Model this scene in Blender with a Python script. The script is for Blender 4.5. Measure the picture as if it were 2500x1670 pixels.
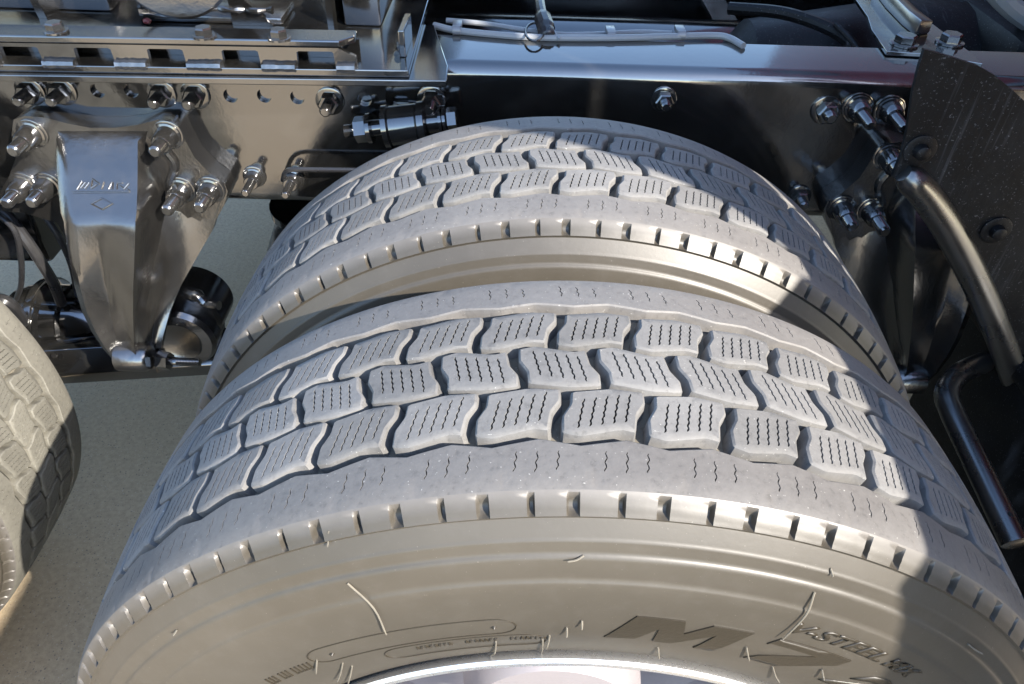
import bpy, bmesh, math, random
from math import sin, cos, pi, radians as rad
from mathutils import Vector, Matrix
from mathutils.geometry import delaunay_2d_cdt

for o in list(bpy.data.objects): bpy.data.objects.remove(o)
S = bpy.context.scene
COL = S.collection
RND = random.Random(7)

# ---------------------------------------------------------------- camera
CAM = Vector((-.0623, -.4337, 1.3938)); FPX = 1847.0
_yaw, _pit, _rol = .0043, .7214, .0318
FW = Vector((sin(_yaw)*cos(_pit), cos(_yaw)*cos(_pit), -sin(_pit)))
_r0 = Vector((cos(_yaw), -sin(_yaw), 0)); _u0 = _r0.cross(FW)
RT = cos(_rol)*_r0 + sin(_rol)*_u0; UP = -sin(_rol)*_r0 + cos(_rol)*_u0
cd = bpy.data.cameras.new('camera'); cam = bpy.data.objects.new('camera', cd); COL.objects.link(cam)
cam.matrix_world = Matrix(((RT.x, UP.x, -FW.x, CAM.x), (RT.y, UP.y, -FW.y, CAM.y), (RT.z, UP.z, -FW.z, CAM.z), (0, 0, 0, 1)))
cd.sensor_width = 36; cd.lens = FPX/2500*36; cd.clip_start = .02; cd.clip_end = 400
S.camera = cam
def ray(x, y): return FW + RT*((x-1250)/FPX) - UP*((y-835)/FPX)
def onY(x, y, Y):                       # photo pixel -> point on the upright plane at depth Y
    d = ray(x, y); return CAM + d*((Y-CAM.y)/d.y)
def onZ(x, y, Z):                       # photo pixel -> point on the level plane at height Z
    d = ray(x, y); return CAM + d*((Z-CAM.z)/d.z)

# ---------------------------------------------------------------- sky, sun, exposure
SUN = Vector((.603, -.583, .545)).normalized()
w = bpy.data.worlds.new('World'); S.world = w; w.use_nodes = True
nt = w.node_tree; bg = nt.nodes['Background']
sky = nt.nodes.new('ShaderNodeTexSky'); sky.sky_type = 'NISHITA'; sky.sun_disc = False
sky.sun_elevation = math.asin(SUN.z); sky.sun_rotation = math.atan2(SUN.x, SUN.y)
sky.air_density = 1.0; sky.dust_density = .6; sky.ozone_density = 1.5
nt.links.new(sky.outputs[0], bg.inputs[0]); bg.inputs[1].default_value = .15
sl = bpy.data.lights.new('sun', 'SUN'); sl.energy = 4.0; sl.angle = rad(.5); sl.color = (1, .93, .83)
so = bpy.data.objects.new('sun', sl); COL.objects.link(so)
so.rotation_euler = SUN.to_track_quat('Z', 'Y').to_euler(); so.location = (3, -3, 5)
S.view_settings.view_transform = 'Standard'; S.view_settings.look = 'None'
S.view_settings.gamma = 1; S.view_settings.exposure = 1.85; S.view_settings.use_curve_mapping = False
S.render.engine = 'CYCLES'

# ---------------------------------------------------------------- materials
def new_mat(name):
    m = bpy.data.materials.new(name); m.use_nodes = True
    n = m.node_tree.nodes; b = n['Principled BSDF']; return m, m.node_tree, n, m.node_tree.links, b
def texco(nt, scale=1.0, obj=True):
    t = nt.nodes.new('ShaderNodeTexCoord'); return t.outputs['Object' if obj else 'Generated']
def noise(nt, co, scale, detail=3, rough=.55):
    n = nt.nodes.new('ShaderNodeTexNoise'); n.inputs['Scale'].default_value = scale
    n.inputs['Detail'].default_value = detail; n.inputs['Roughness'].default_value = rough
    nt.links.new(co, n.inputs['Vector']); return n.outputs['Fac']
def ramp(nt, fac, stops):
    r = nt.nodes.new('ShaderNodeValToRGB'); e = r.color_ramp.elements
    while len(e) < len(stops): e.new(.5)
    for k, (p, c) in enumerate(stops):
        e[k].position = p; e[k].color = (*c, 1) if not isinstance(c, (int, float)) else (c, c, c, 1)
    nt.links.new(fac, r.inputs[0]); return r.outputs['Color']
def mix(nt, fac, a, b, mode='MIX'):
    m = nt.nodes.new('ShaderNodeMix'); m.data_type = 'RGBA'; m.blend_type = mode
    for s, v in ((m.inputs[0], fac), (m.inputs[6], a), (m.inputs[7], b)):
        if hasattr(v, 'links'): nt.links.new(v, s)
        elif isinstance(v, (int, float)): s.default_value = v if s.type == 'VALUE' else (v, v, v, 1)
        else: s.default_value = (*v, 1)
    return m.outputs[2]
def bump(nt, h, strength, dist, bsdf, prev=None):
    b = nt.nodes.new('ShaderNodeBump'); b.inputs['Strength'].default_value = strength; b.inputs['Distance'].default_value = dist
    nt.links.new(h, b.inputs['Height'])
    if prev: nt.links.new(prev, b.inputs['Normal'])
    nt.links.new(b.outputs[0], bsdf.inputs['Normal']); return b.outputs[0]
MATS = {}
def rubber(name, lo, hi, rough, seed, spec=.5, scale=1.0):
    m, t, n, l, b = new_mat(name); co = texco(t)
    g = t.nodes.new('ShaderNodeNewGeometry'); oi = t.nodes.new('ShaderNodeObjectInfo')
    pos = g.outputs['Position']
    a = noise(t, pos, 9*scale, 5, .6); f = noise(t, pos, 160*scale, 4, .65); s = noise(t, pos, 420*scale, 2, .5)
    c = mix(t, ramp(t, a, [(.32, 0), (.7, 1)]), lo, hi)
    c = mix(t, ramp(t, f, [(.3, .0), (.75, .35)]), c, tuple(v*1.35 for v in hi))
    c = mix(t, ramp(t, s, [(.70, 0), (.76, .6)]), c, (.42, .41, .38))        # pale grit
    c = mix(t, ramp(t, f, [(.25, .55), (.42, 0)]), c, tuple(v*.62 for v in lo))
    v = t.nodes.new('ShaderNodeMath'); v.operation = 'MULTIPLY_ADD'; v.inputs[1].default_value = .28; v.inputs[2].default_value = .86
    l.new(oi.outputs['Random'], v.inputs[0])
    vc = t.nodes.new('ShaderNodeCombineColor')
    for k in range(3): l.new(v.outputs[0], vc.inputs[k])
    c = mix(t, 1.0, c, vc.outputs[0], 'MULTIPLY')
    l.new(c, b.inputs['Base Color']); b.inputs['Roughness'].default_value = rough; b.inputs['Specular IOR Level'].default_value = spec
    p = bump(t, f, .25, .0012, b); bump(t, s, .22, .0006, b, p)
    MATS[name] = m; return m
rubber('tread_rubber', (.108, .105, .101), (.152, .148, .142), .78, 1)
rubber('rib_rubber', (.098, .092, .087), (.135, .128, .120), .6, 2)
rubber('groove_rubber', (.085, .078, .066), (.16, .142, .11), .9, 3)
rubber('pale_rubber', (.100, .094, .078), (.142, .135, .112), .75, 4)

def sidewall_mat():
    m, t, n, l, b = new_mat('sidewall_rubber'); g = t.nodes.new('ShaderNodeNewGeometry'); pos = g.outputs['Position']
    a = noise(t, pos, 5, 4); f = noise(t, pos, 230, 3, .6); s = noise(t, pos, 520, 2)
    c = mix(t, ramp(t, a, [(.3, 0), (.7, 1)]), (.043, .037, .028), (.064, .056, .044))
    c = mix(t, ramp(t, s, [(.72, 0), (.78, .4)]), c, (.3, .28, .24))
    co = texco(t); sx = t.nodes.new('ShaderNodeSeparateXYZ'); l.new(co, sx.inputs[0])
    cx = t.nodes.new('ShaderNodeCombineXYZ'); l.new(sx.outputs[0], cx.inputs[0]); l.new(sx.outputs[2], cx.inputs[1])
    ln = t.nodes.new('ShaderNodeVectorMath'); ln.operation = 'LENGTH'; l.new(cx.outputs[0], ln.inputs[0])
    mr = t.nodes.new('ShaderNodeMapRange'); mr.inputs[1].default_value = .4860; mr.inputs[2].default_value = .4965; l.new(ln.outputs['Value'], mr.inputs[0])
    fm = t.nodes.new('ShaderNodeMath'); fm.operation = 'MULTIPLY_ADD'; fm.inputs[1].default_value = .5; fm.inputs[2].default_value = -.25; l.new(noise(t, pos, 60, 4, .65), fm.inputs[0])
    ad = t.nodes.new('ShaderNodeMath'); ad.operation = 'ADD'; ad.use_clamp = True; l.new(mr.outputs[0], ad.inputs[0]); l.new(fm.outputs[0], ad.inputs[1])
    c = mix(t, ad.outputs[0], c, (.115, .106, .097))
    l.new(c, b.inputs['Base Color']); l.new(ramp(t, a, [(.2, .40), (.8, .52)]), b.inputs['Roughness'])
    b.inputs['IOR'].default_value = 1.6; bump(t, f, .12, .0006, b); MATS['sidewall_rubber'] = m
sidewall_mat()
def paint(name, col, ior, r0, r1, peel, speck=.5, dust=(.16, .15, .13), thr=.70, streak=False):
    m, t, n, l, b = new_mat(name); co = texco(t)
    g = t.nodes.new('ShaderNodeNewGeometry'); pos = g.outputs['Position']
    a = noise(t, pos, 14, 4); f = noise(t, pos, 95, 3); s = noise(t, pos, 340, 3, .6)
    c = mix(t, ramp(t, s, [(thr, 0), (thr+.04, speck)]), col, dust)
    if streak:
        mp = t.nodes.new('ShaderNodeMapping'); mp.inputs['Scale'].default_value = (160, 20, 5); l.new(pos, mp.inputs['Vector'])
        sf = ramp(t, noise(t, mp.outputs[0], 1, 3, .6), [(.56, 0), (.72, .55)]); c = mix(t, mix(t, 1.0, sf, ramp(t, noise(t, pos, 7, 2), [(.45, 0), (.65, 1)]), 'MULTIPLY'), c, dust)
    c = mix(t, ramp(t, a, [(.5, 0), (.8, .12)]), c, dust)
    l.new(c, b.inputs['Base Color']); l.new(ramp(t, a, [(.3, r0), (.7, r1)]), b.inputs['Roughness'])
    b.inputs['IOR'].default_value = ior
    p = bump(t, f, peel, .0012, b); bump(t, s, peel*.5, .0006, b, p); MATS[name] = m; return m
paint('black_paint', (.006, .006, .006), 2.65, .06, .16, .07)
paint('cast_paint', (.010, .0095, .009), 2.6, .17, .28, .34, .55, (.14, .13, .115), .725)
paint('stud_paint', (.016, .0155, .015), 2.5, .08, .16, .06)
paint('satin_black', (.008, .008, .008), 2.4, .24, .34, .05, .5)
paint('dark_plastic', (.004, .004, .0045), 1.35, .42, .6, .3, .9, (.10, .10, .105), .645, True)
paint('maroon_paint', (.16, .012, .018), 1.6, .08, .15, .02, .1)
paint('hose_rubber', (.02, .02, .022), 1.6, .22, .35, .05, .3)
paint('pale_hose', (.24, .25, .26), 1.5, .35, .45, .05, .3)
paint('zinc', (.16, .16, .165), 1.9, .25, .4, .1, .4)
paint('blocker_paint', (.10, .10, .10), 1.5, .35, .5, .02, .1)
paint('red_wire', (.16, .02, .02), 1.5, .35, .45, .05, .1)
def metal(name, col, r):
    m, t, n, l, b = new_mat(name); g = t.nodes.new('ShaderNodeNewGeometry')
    b.inputs['Base Color'].default_value = (*col, 1); b.inputs['Metallic'].default_value = .85 if name == 'rim_edge' else .35
    f = noise(t, g.outputs['Position'], 300, 3); l.new(ramp(t, f, [(.3, r), (.7, r+.12)]), b.inputs['Roughness'])
    bump(t, f, .05, .0004, b); MATS[name] = m
metal('wheel_silver', (.30, .275, .285), .5)
metal('rim_edge', (.85, .85, .85), .25)
def hole_mat():
    m, t, n, l, b = new_mat('hollow_dark'); b.inputs['Base Color'].default_value = (.004, .004, .004, 1); b.inputs['Roughness'].default_value = .8; MATS['hollow_dark'] = m
hole_mat()
def ground_mat():
    m, t, n, l, b = new_mat('concrete'); co = texco(t)
    a = noise(t, co, 1.2, 5); f = noise(t, co, 90, 4, .7); s = noise(t, co, 220, 2)
    v = t.nodes.new('ShaderNodeTexVoronoi'); v.inputs['Scale'].default_value = 170; l.new(co, v.inputs['Vector'])
    c = mix(t, ramp(t, a, [(.3, 0), (.7, 1)]), (.385, .300, .195), (.465, .368, .245))
    c = mix(t, ramp(t, f, [(.3, .5), (.6, 0)]), c, (.22, .17, .115))
    def spots(scale, size, col, lo):
        q = t.nodes.new('ShaderNodeTexVoronoi'); q.inputs['Scale'].default_value = scale; l.new(co, q.inputs['Vector'])
        sp = t.nodes.new('ShaderNodeSeparateColor'); l.new(q.outputs['Color'], sp.inputs[0])
        m1 = t.nodes.new('ShaderNodeMath'); m1.operation = 'LESS_THAN'; m1.inputs[1].default_value = size; l.new(q.outputs['Distance'], m1.inputs[0])
        m2 = t.nodes.new('ShaderNodeMath'); m2.operation = 'GREATER_THAN'; m2.inputs[1].default_value = lo; l.new(sp.outputs[0], m2.inputs[0])
        m3 = t.nodes.new('ShaderNodeMath'); m3.operation = 'MULTIPLY'; l.new(m1.outputs[0], m3.inputs[0]); l.new(m2.outputs[0], m3.inputs[1])
        m4 = t.nodes.new('ShaderNodeMath'); m4.operation = 'MULTIPLY'; m4.inputs[1].default_value = .75; l.new(m3.outputs[0], m4.inputs[0])
        return mix(t, m4.outputs[0], c, col)
    c = mix(t, ramp(t, noise(t, co, 260, 2, .5), [(.26, .7), (.34, 0)]), c, (.12, .10, .08))
    c = mix(t, ramp(t, noise(t, co, 310, 2, .5), [(.66, 0), (.74, .6)]), c, (.52, .46, .37))
    c = spots(150, .24, (.16, .135, .11), .70)
    c = spots(190, .22, (.48, .42, .34), .74)
    l.new(c, b.inputs['Base Color']); b.inputs['Roughness'].default_value = .85
    p = bump(t, f, .35, .004, b); bump(t, s, .3, .002, b, p); MATS['concrete'] = m
ground_mat()

# ---------------------------------------------------------------- helpers
class MB:
    def __init__(s): s.v = []; s.f = []
    def add(s, vs, fs):
        k = len(s.v); s.v += [tuple(v) for v in vs]; s.f += [tuple(i+k for i in f) for f in fs]; return s
    def box(s, x0, x1, y0, y1, z0, z1):
        v = [(x, y, z) for z in (z0, z1) for y in (y0, y1) for x in (x0, x1)]
        return s.add(v, [(0, 2, 3, 1), (4, 5, 7, 6), (0, 1, 5, 4), (2, 6, 7, 3), (0, 4, 6, 2), (1, 3, 7, 5)])
    def hexa(s, a, b):      # two matching quads
        return s.add(list(a)+list(b), [(3, 2, 1, 0), (4, 5, 6, 7), (0, 1, 5, 4), (1, 2, 6, 5), (2, 3, 7, 6), (3, 0, 4, 7)])
    def lathe(s, o, ax, prof, n=24, cap=True, phase=0):
        ax = Vector(ax).normalized(); o = Vector(o)
        q = Vector((0, 0, 1)) if abs(ax.z) < .9 else Vector((1, 0, 0))
        e1 = ax.cross(q).normalized(); e2 = ax.cross(e1); vs = []; fs = []; m = len(prof)
        for (h, r) in prof:
            for k in range(n):
                a = 2*pi*k/n+phase; vs.append(o+ax*h+e1*(r*cos(a))+e2*(r*sin(a)))
        for i in range(m-1):
            for k in range(n): fs.append((i*n+k, i*n+(k+1) % n, (i+1)*n+(k+1) % n, (i+1)*n+k))
        if cap: fs.append(tuple(range(n-1, -1, -1))); fs.append(tuple((m-1)*n+k for k in range(n)))
        return s.add(vs, fs)
    def tube(s, pts, r, n=10, closed=False):
        pts = [Vector(p) for p in pts]; vs = []; fs = []; m = len(pts); prev = None
        rr = r if hasattr(r, '__len__') else [r]*m
        for i, p in enumerate(pts):
            d = (pts[min(i+1, m-1)]-pts[max(i-1, 0)]).normalized()
            if prev is None: q = Vector((0, 0, 1)) if abs(d.z) < .9 else Vector((1, 0, 0)); e1 = d.cross(q).normalized()
            else: e1 = (prev-d*prev.dot(d)).normalized()
            prev = e1; e2 = d.cross(e1)
            for k in range(n): a = 2*pi*k/n; vs.append(p+e1*(rr[i]*cos(a))+e2*(rr[i]*sin(a)))
        for i in range(m-1):
            for k in range(n): fs.append((i*n+k, i*n+(k+1) % n, (i+1)*n+(k+1) % n, (i+1)*n+k))
        fs.append(tuple(range(n-1, -1, -1))); fs.append(tuple((m-1)*n+k for k in range(n)))
        return s.add(vs, fs)
    def mesh(s, name, mat, smooth=35, bevel=0, seg=2):
        me = bpy.data.meshes.new(name); me.from_pydata(s.v, [], s.f)
        bm = bmesh.new(); bm.from_mesh(me)
        bmesh.ops.recalc_face_normals(bm, faces=bm.faces)
        if bevel:
            es = [e for e in bm.edges if len(e.link_faces) == 2 and e.calc_face_angle(0) > rad(28)]
            bmesh.ops.bevel(bm, geom=es, offset=bevel, segments=seg, profile=.5, affect='EDGES', clamp_overlap=True)
        bm.to_mesh(me); bm.free()
        if smooth:
            me.polygons.foreach_set('use_smooth', [True]*len(me.polygons)); me.set_sharp_from_angle(angle=rad(smooth))
        me.materials.append(MATS[mat]); me.update(); return me
    def build(s, name, mat, parent=None, **k): return put(name, s.mesh(name, mat, **k), parent)
def put(name, me, parent=None):
    o = bpy.data.objects.new(name, me); COL.objects.link(o); o.parent = parent; return o
def thing(name, label, cat, loc=(0, 0, 0), group=None):
    o = bpy.data.objects.new(name, None); o.empty_display_size = .05; COL.objects.link(o); o.location = loc
    o['label'] = label; o['category'] = cat
    if group: o['group'] = group
    return o
def tag(o, label, cat, group=None):
    o['label'] = label; o['category'] = cat
    if group: o['group'] = group
    return o
def spline(pts, n=8):
    pts = [Vector(p) for p in pts]; out = []
    P = [pts[0]*2-pts[1]]+pts+[pts[-1]*2-pts[-2]]
    for i in range(1, len(P)-2):
        for k in range(n):
            t = k/n; a, b, c, d = P[i-1:i+3]
            out.append(.5*((2*b)+(c-a)*t+(2*a-5*b+4*c-d)*t*t+(3*b-a-3*c+d)*t*t*t))
    out.append(pts[-1]); return out
def inside(p, poly):
    x, y = p; r = False; j = len(poly)-1
    for i in range(len(poly)):
        xi, yi = poly[i]; xj, yj = poly[j]
        if (yi > y) != (yj > y) and x < (xj-xi)*(y-yi)/(yj-yi)+xi: r = not r
        j = i
    return r
def cdt(outer, holes=(), extra=()):
    vs = []; es = []
    for loop in [outer]+list(holes):
        k = len(vs); n = len(loop); vs += [Vector(p) for p in loop]; es += [(k+i, k+(i+1) % n) for i in range(n)]
    vs += [Vector(p) for p in extra]
    ov, oe, of, *_ = delaunay_2d_cdt(vs, es, [], 0, 1e-7)
    keep = []
    for f in of:
        c = sum((ov[i] for i in f), Vector((0, 0)))/len(f)
        if inside(c, outer) and not any(inside(c, h) for h in holes): keep.append(tuple(f))
    return ov, keep
def prism(mb, outer, holes, front, back):
    """plate with real holes: front(u,v), back(u,v) -> points"""
    ov, fs = cdt(outer, holes)
    mb.add([front(*p) for p in ov], fs); mb.add([back(*p) for p in ov], [f[::-1] for f in fs])
    for loop in [outer]+list(holes):
        n = len(loop); mb.add([front(*p) for p in loop]+[back(*p) for p in loop], [(i, (i+1) % n, n+(i+1) % n, n+i) for i in range(n)])
    return mb
def circle(c, r, n=20): return [(c[0]+r*cos(2*pi*k/n), c[1]+r*sin(2*pi*k/n)) for k in range(n)]
def chaikin(poly, t=.22):
    out = []; n = len(poly)
    for i in range(n):
        a, b = poly[i], poly[(i+1) % n]
        out += [(a[0]+(b[0]-a[0])*t, a[1]+(b[1]-a[1])*t), (a[0]+(b[0]-a[0])*(1-t), a[1]+(b[1]-a[1])*(1-t))]
    return out
def inset(poly, d):
    n = len(poly); A = sum(poly[i][0]*poly[(i+1) % n][1]-poly[(i+1) % n][0]*poly[i][1] for i in range(n)); sg = 1 if A > 0 else -1; out = []
    for i in range(n):
        a, b, c = Vector(poly[i-1]), Vector(poly[i]), Vector(poly[(i+1) % n])
        e1 = (b-a).normalized(); e2 = (c-b).normalized(); n1 = Vector((-e1.y, e1.x))*sg; n2 = Vector((-e2.y, e2.x))*sg
        m = (n1+n2); m = m/max(m.length_squared/2, .5); out.append(tuple(b+m*d))
    return out
def copy_tree(o, parent=None):
    c = o.copy(); COL.objects.link(c); c.parent = parent
    for ch in list(o.children): copy_tree(ch, c)
    return c

# ---------------------------------------------------------------- ground
g = MB()
N = 24
for i in range(N+1):
    for j in range(N+1): g.v.append((-60+120*i/N, -60+120*j/N, 0))
for i in range(N):
    for j in range(N): a = i*(N+1)+j; g.f.append((a, a+N+1, a+N+2, a+1))
gr = g.build('ground', 'concrete', smooth=0); gr['kind'] = 'structure'

# ---------------------------------------------------------------- truck wheels
NP = 50; PD = 360/NP; HUBZ = .49; TW = .117
def crown(y): return .5027-.0058*(y/TW)**2-(.0016*((abs(y)-.108)/.009)**2 if abs(y) > .108 else 0)
def cyl(u, y, dr=0.0):      # u: arc length in metres at radius .5
    a = u/.5; r = crown(y)+dr; return (r*sin(a), y, r*cos(a))
def wavy(p, q, wd, amp, waves, rng):
    p = Vector(p); q = Vector(q); d = q-p; L = d.length; d /= L; nrm = Vector((-d.y, d.x)); n = int(waves*4)
    A = []; B = []; ph = rng.random()*.6
    for i in range(n+1):
        t = i/n; s = amp*sin(2*pi*waves*t+ph); ww = wd*(.55+.45*abs(cos(2*pi*waves*t+ph))) * (.5 if i in (0, n) else 1)
        c = p+d*(L*t)+nrm*s; A.append(tuple(c+nrm*ww/2)); B.append(tuple(c-nrm*ww/2))
    return A+B[::-1]
def grid_pts(outer, holes, step, m):
    xs = [p[0] for p in outer]; ys = [p[1] for p in outer]; out = []
    x = min(xs)+step/2
    while x < max(xs):
        y = min(ys)+step/2
        while y < max(ys):
            if inside((x, y), outer) and not any(abs(x-h[0]) < m and abs(y-h[1]) < m for hl in list(holes)+[outer] for h in hl): out.append((x, y))
            y += step
        x += step
    return out
BLK = [(-25, 18.5), (6, 23), (30, 21), (29.8, 9), (23, -2), (20.3, -18.5), (10, -16.8), (-20, -24), (-33, -21), (-32.6, -6), (-26, 6)]
BLK = [(a*1e-3, b*1e-3) for a, b in BLK]
def block_mesh(y0, flip, seed):
    rng = random.Random(seed); sg = -1 if flip else 1
    out = chaikin([(u, v*sg) for u, v in BLK], .09)
    top = inset(out, .0016)
    if flip: pass
    sip = []
    for k in range(5):
        u1 = (-15.5+8.7*k)*1e-3; v1 = (11.0+1.7*k)*1e-3; u2 = u1-.006; v2 = v1-.0285
        sip.append(wavy((u1, v1*sg), (u2, v2*sg), .0017, .00048, 4.6, rng))
    mb = MB(); f = lambda dr: (lambda u, v: cyl(u, y0+v, dr))
    ov, fs = cdt(top, sip, grid_pts(top, sip, .008, .0035)); mb.add([f(0)(*p) for p in ov], fs)
    n = len(out); T = f(0); M = f(-.0014); Bo = f(-.0150); wide = inset(out, -.0015)
    mb.add([T(*p) for p in top]+[M(*p) for p in out]+[Bo(*p) for p in wide], [(i, (i+1) % n, n+(i+1) % n, n+i) for i in range(n)]+[(n+i, n+(i+1) % n, 2*n+(i+1) % n, 2*n+i) for i in range(n)])
    for h in sip:
        m = len(h); D = f(-.006)
        mb.add([T(*p) for p in h]+[D(*p) for p in h], [(i, (i+1) % m, m+(i+1) % m, m+i) for i in range(m)])
    return mb
def weld_mesh(mb, name, mat, smooth=40):
    me = bpy.data.meshes.new(name); me.from_pydata(mb.v, [], mb.f); bm = bmesh.new(); bm.from_mesh(me)
    bmesh.ops.remove_doubles(bm, verts=bm.verts, dist=2e-5); bmesh.ops.recalc_face_normals(bm, faces=bm.faces)
    bm.to_mesh(me); bm.free()
    me.polygons.foreach_set('use_smooth', [True]*len(me.polygons)); me.set_sharp_from_angle(angle=rad(smooth)); me.materials.append(MATS[mat]); return me
# rows: centre y, mirrored, centre angle
ROWS = [(-.049, False, 1.15), (-.0025, True, -2.5), (.044, False, 1.05)]
BLOCKS = [weld_mesh(block_mesh(y, fl, 11+i), 'tread_block', 'tread_rubber') for i, (y, fl, a) in enumerate(ROWS)]

# angular samples of the shoulder inside one pitch (degrees from pitch start)
NOTCH = [(1.95, .20), (5.30, .42)]     # centre, half width
def notch_samples():
    s = set()
    for c, h in NOTCH:
        for d in (-h-.14, -h-.03, -h+.06, 0, h-.06, h+.02, h+.10): s.add(round((c+d) % PD, 4))
    s = sorted(s); out = []
    for i, a in enumerate(s):
        b = s[(i+1) % len(s)]+(PD if i == len(s)-1 else 0); out.append(a)
        if b-a > .8: out += [a+(b-a)*k/3 for k in (1, 2)]
        elif b-a > .5: out.append((a+b)/2)
    return sorted(x % PD for x in out)
SAMP = notch_samples()
def notch_depth(a):
    a = a % PD
    for c, h in NOTCH:
        d = min(abs(a-c), PD-abs(a-c))
        if d <= h-.04: return 1.0
        if d <= h+.025: return .8
        if d <= h+.035: return .55
        if d <= h+.11: return .06
    return 0.0
# outer half profile (|y|, r) below the shoulder edge
SHOULDER = (TW, crown(TW))
BUTT = [(.1182, .4943), (.1197, .4928), (.1214, .4909), (.1233, .4888), (.1250, .4872), (.1264, .4850), (.1280, .4832), (.1290, .4818)]
BD = [.0, .25, .65, .95, 1.0, .9, .5, 0]
WALL = [(.1287, .4808), (.1278, .4800), (.1276, .4785), (.1298, .4755), (.1325, .4715), (.1352, .4678), (.1362, .4662), (.1372, .4655), (.1376, .4640), (.1385, .4610), (.1396, .4575), (.1402, .4552),
        (.1412, .4545), (.1428, .4530), (.1434, .4510), (.1450, .4430), (.1462, .4360), (.1468, .4325), (.1479, .4315), (.1486, .4295), (.1496, .4220), (.1506, .4100), (.1510, .3950), (.1508, .3800),
        (.1496, .3640), (.1470, .3480), (.1436, .3340), (.1402, .3220), (.1376, .3140), (.1352, .3090), (.1310, .3040), (.1240, .3000)]
def wall_y(r):
    P = [(.129, .4818)]+WALL
    for (y0, r0), (y1, r1) in zip(P, P[1:]):
        if r1 <= r <= r0: return y0+(y1-y0)*((r0-r)/(r0-r1+1e-9))
    return .124
def casing_mesh():
    mb = MB()
    angs = [rad(k*PD+a) for k in range(NP) for a in SAMP]; dep = [notch_depth(a) for k in range(NP) for a in SAMP]
    n = len(angs)
    for sg in (-1, 1):
        prof = [SHOULDER]+BUTT+WALL; m = len(prof); vs = []; fs = []
        for i, (y, r) in enumerate(prof):
            bd = BD[i-1] if 1 <= i <= len(BUTT) else 0
            for a, d in zip(angs, dep):
                q = bd*d*.0065
                yy = y-q*.80; rr = r-q*.60; vs.append((rr*sin(a), sg*yy, rr*cos(a)))
        for i in range(m-1):
            for k in range(n): fs.append((i*n+k, i*n+(k+1) % n, (i+1)*n+(k+1) % n, (i+1)*n+k))
        mb.add(vs, fs)
    return mb.mesh('casing', 'sidewall_rubber', smooth=42)
def rib_patch(side):
    # one pitch of the zigzag shoulder rib, u in metres from pitch start
    rng = random.Random(5+side); P = rad(PD)*.5
    pk, vl = (.0752, .0812) if side < 0 else (.0782, .0735)
    ap, av = ((-4.56) % PD, (-1.15) % PD) if side < 0 else ((-4.73) % PD, (-.92) % PD)
    zig = sorted([(rad(ap)*.5, pk), (rad(av)*.5, vl)])
    def zy(u):
        pts = [(zig[1][0]-P, zig[1][1])]+zig+[(zig[0][0]+P, zig[0][1])]
        for (a, b), (c, d) in zip(pts, pts[1:]):
            if a <= u <= c: return b+(d-b)*(u-a)/(c-a)
    us = sorted(set([0, P]+[z[0] for z in zig]+[P*k/8 for k in range(9)]))
    inner = [(u, zy(u)) for u in us]
    souter = [rad(a)*.5 for a in SAMP]
    return P, inner, souter, rng
def rib_mesh(side):
    P, inner, so_, rng = rib_patch(side); mb = MB()
    b0, b1 = inner[0], inner[-1]
    lid = [(u, y+.0014) for u, y in inner]
    top = [(u, y) for u, y in lid]+[(P, .1)]+[(u, TW) for u in [P]+so_[::-1]+[0]]+[(0, .1)]
    cen = 2.46 if side < 0 else -.43; holes = []
    for k in (-1, 0, 1):
        c = ((cen+k*1.70) % PD); u = rad(c)*.5
        if u < .003: u += .003
        if u > P-.003: u -= .003
        y1, y2 = (.0865, .1025) if side < 0 else (.0885, .1020)
        holes.append(wavy((u+.001, y1), (u-.001, y2+rng.random()*.004), .0011, .0007, 2.3, rng))
    ov, fs = cdt(top, holes, grid_pts(top, holes, .008, .003))
    sg = -1 if side < 0 else 1
    for k in range(NP):
        o = k*P; T = lambda u, y, d=0: cyl(u+o, sg*y, d)
        mb.add([T(*p) for p in ov], fs)
        for h in holes:
            m = len(h); mb.add([T(*p) for p in h]+[T(p[0], p[1], -.005) for p in h], [(i, (i+1) % m, m+(i+1) % m, m+i) for i in range(m)])
        m = len(inner)
        mb.add([T(*p) for p in lid]+[T(p[0], p[1], -.0012) for p in inner]+[T(p[0], p[1]-.001, -.0150) for p in inner],
               [(i, i+1, m+i+1, m+i) for i in range(m-1)]+[(m+i, m+i+1, 2*m+i+1, 2*m+i) for i in range(m-1)])
    return weld_mesh(mb, 'shoulder_rib', 'rib_rubber', 38)
def floor_mesh():
    mb = MB(); n = 200; ys = [-.083, -.06, -.04, -.02, 0, .02, .04, .06, .083]; vs = []; fs = []
    for y in ys:
        for k in range(n): a = 2*pi*k/n; r = crown(y)-.0138; vs.append((r*sin(a), y, r*cos(a)))
    for i in range(len(ys)-1):
        for k in range(n): fs.append((i*n+k, i*n+(k+1) % n, (i+1)*n+(k+1) % n, (i+1)*n+k))
    mb.add(vs, fs); return mb.mesh('tread_base', 'groove_rubber')
CASING = casing_mesh(); RIBS = [rib_mesh(-1), rib_mesh(1)]; FLOOR = floor_mesh()
def ring(prof, mat, name, n=120):
    mb = MB(); vs = []; fs = []; m = len(prof)
    for y, r in prof:
        for k in range(n): a = 2*pi*k/n; vs.append((r*sin(a), y, r*cos(a)))
    for i in range(m-1):
        for k in range(n): fs.append((i*n+k, i*n+(k+1) % n, (i+1)*n+(k+1) % n, (i+1)*n+k))
    mb.add(vs, fs); return mb.mesh(name, mat, smooth=40)
RIM = ring([(-.118, .296), (-.130, .300), (-.1385, .3075), (-.1425, .3085), (-.1450, .3060), (-.1445, .3000), (-.1415, .2955), (-.136, .2925), (-.128, .2890)], 'rim_edge', 'rim_flange')
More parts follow.
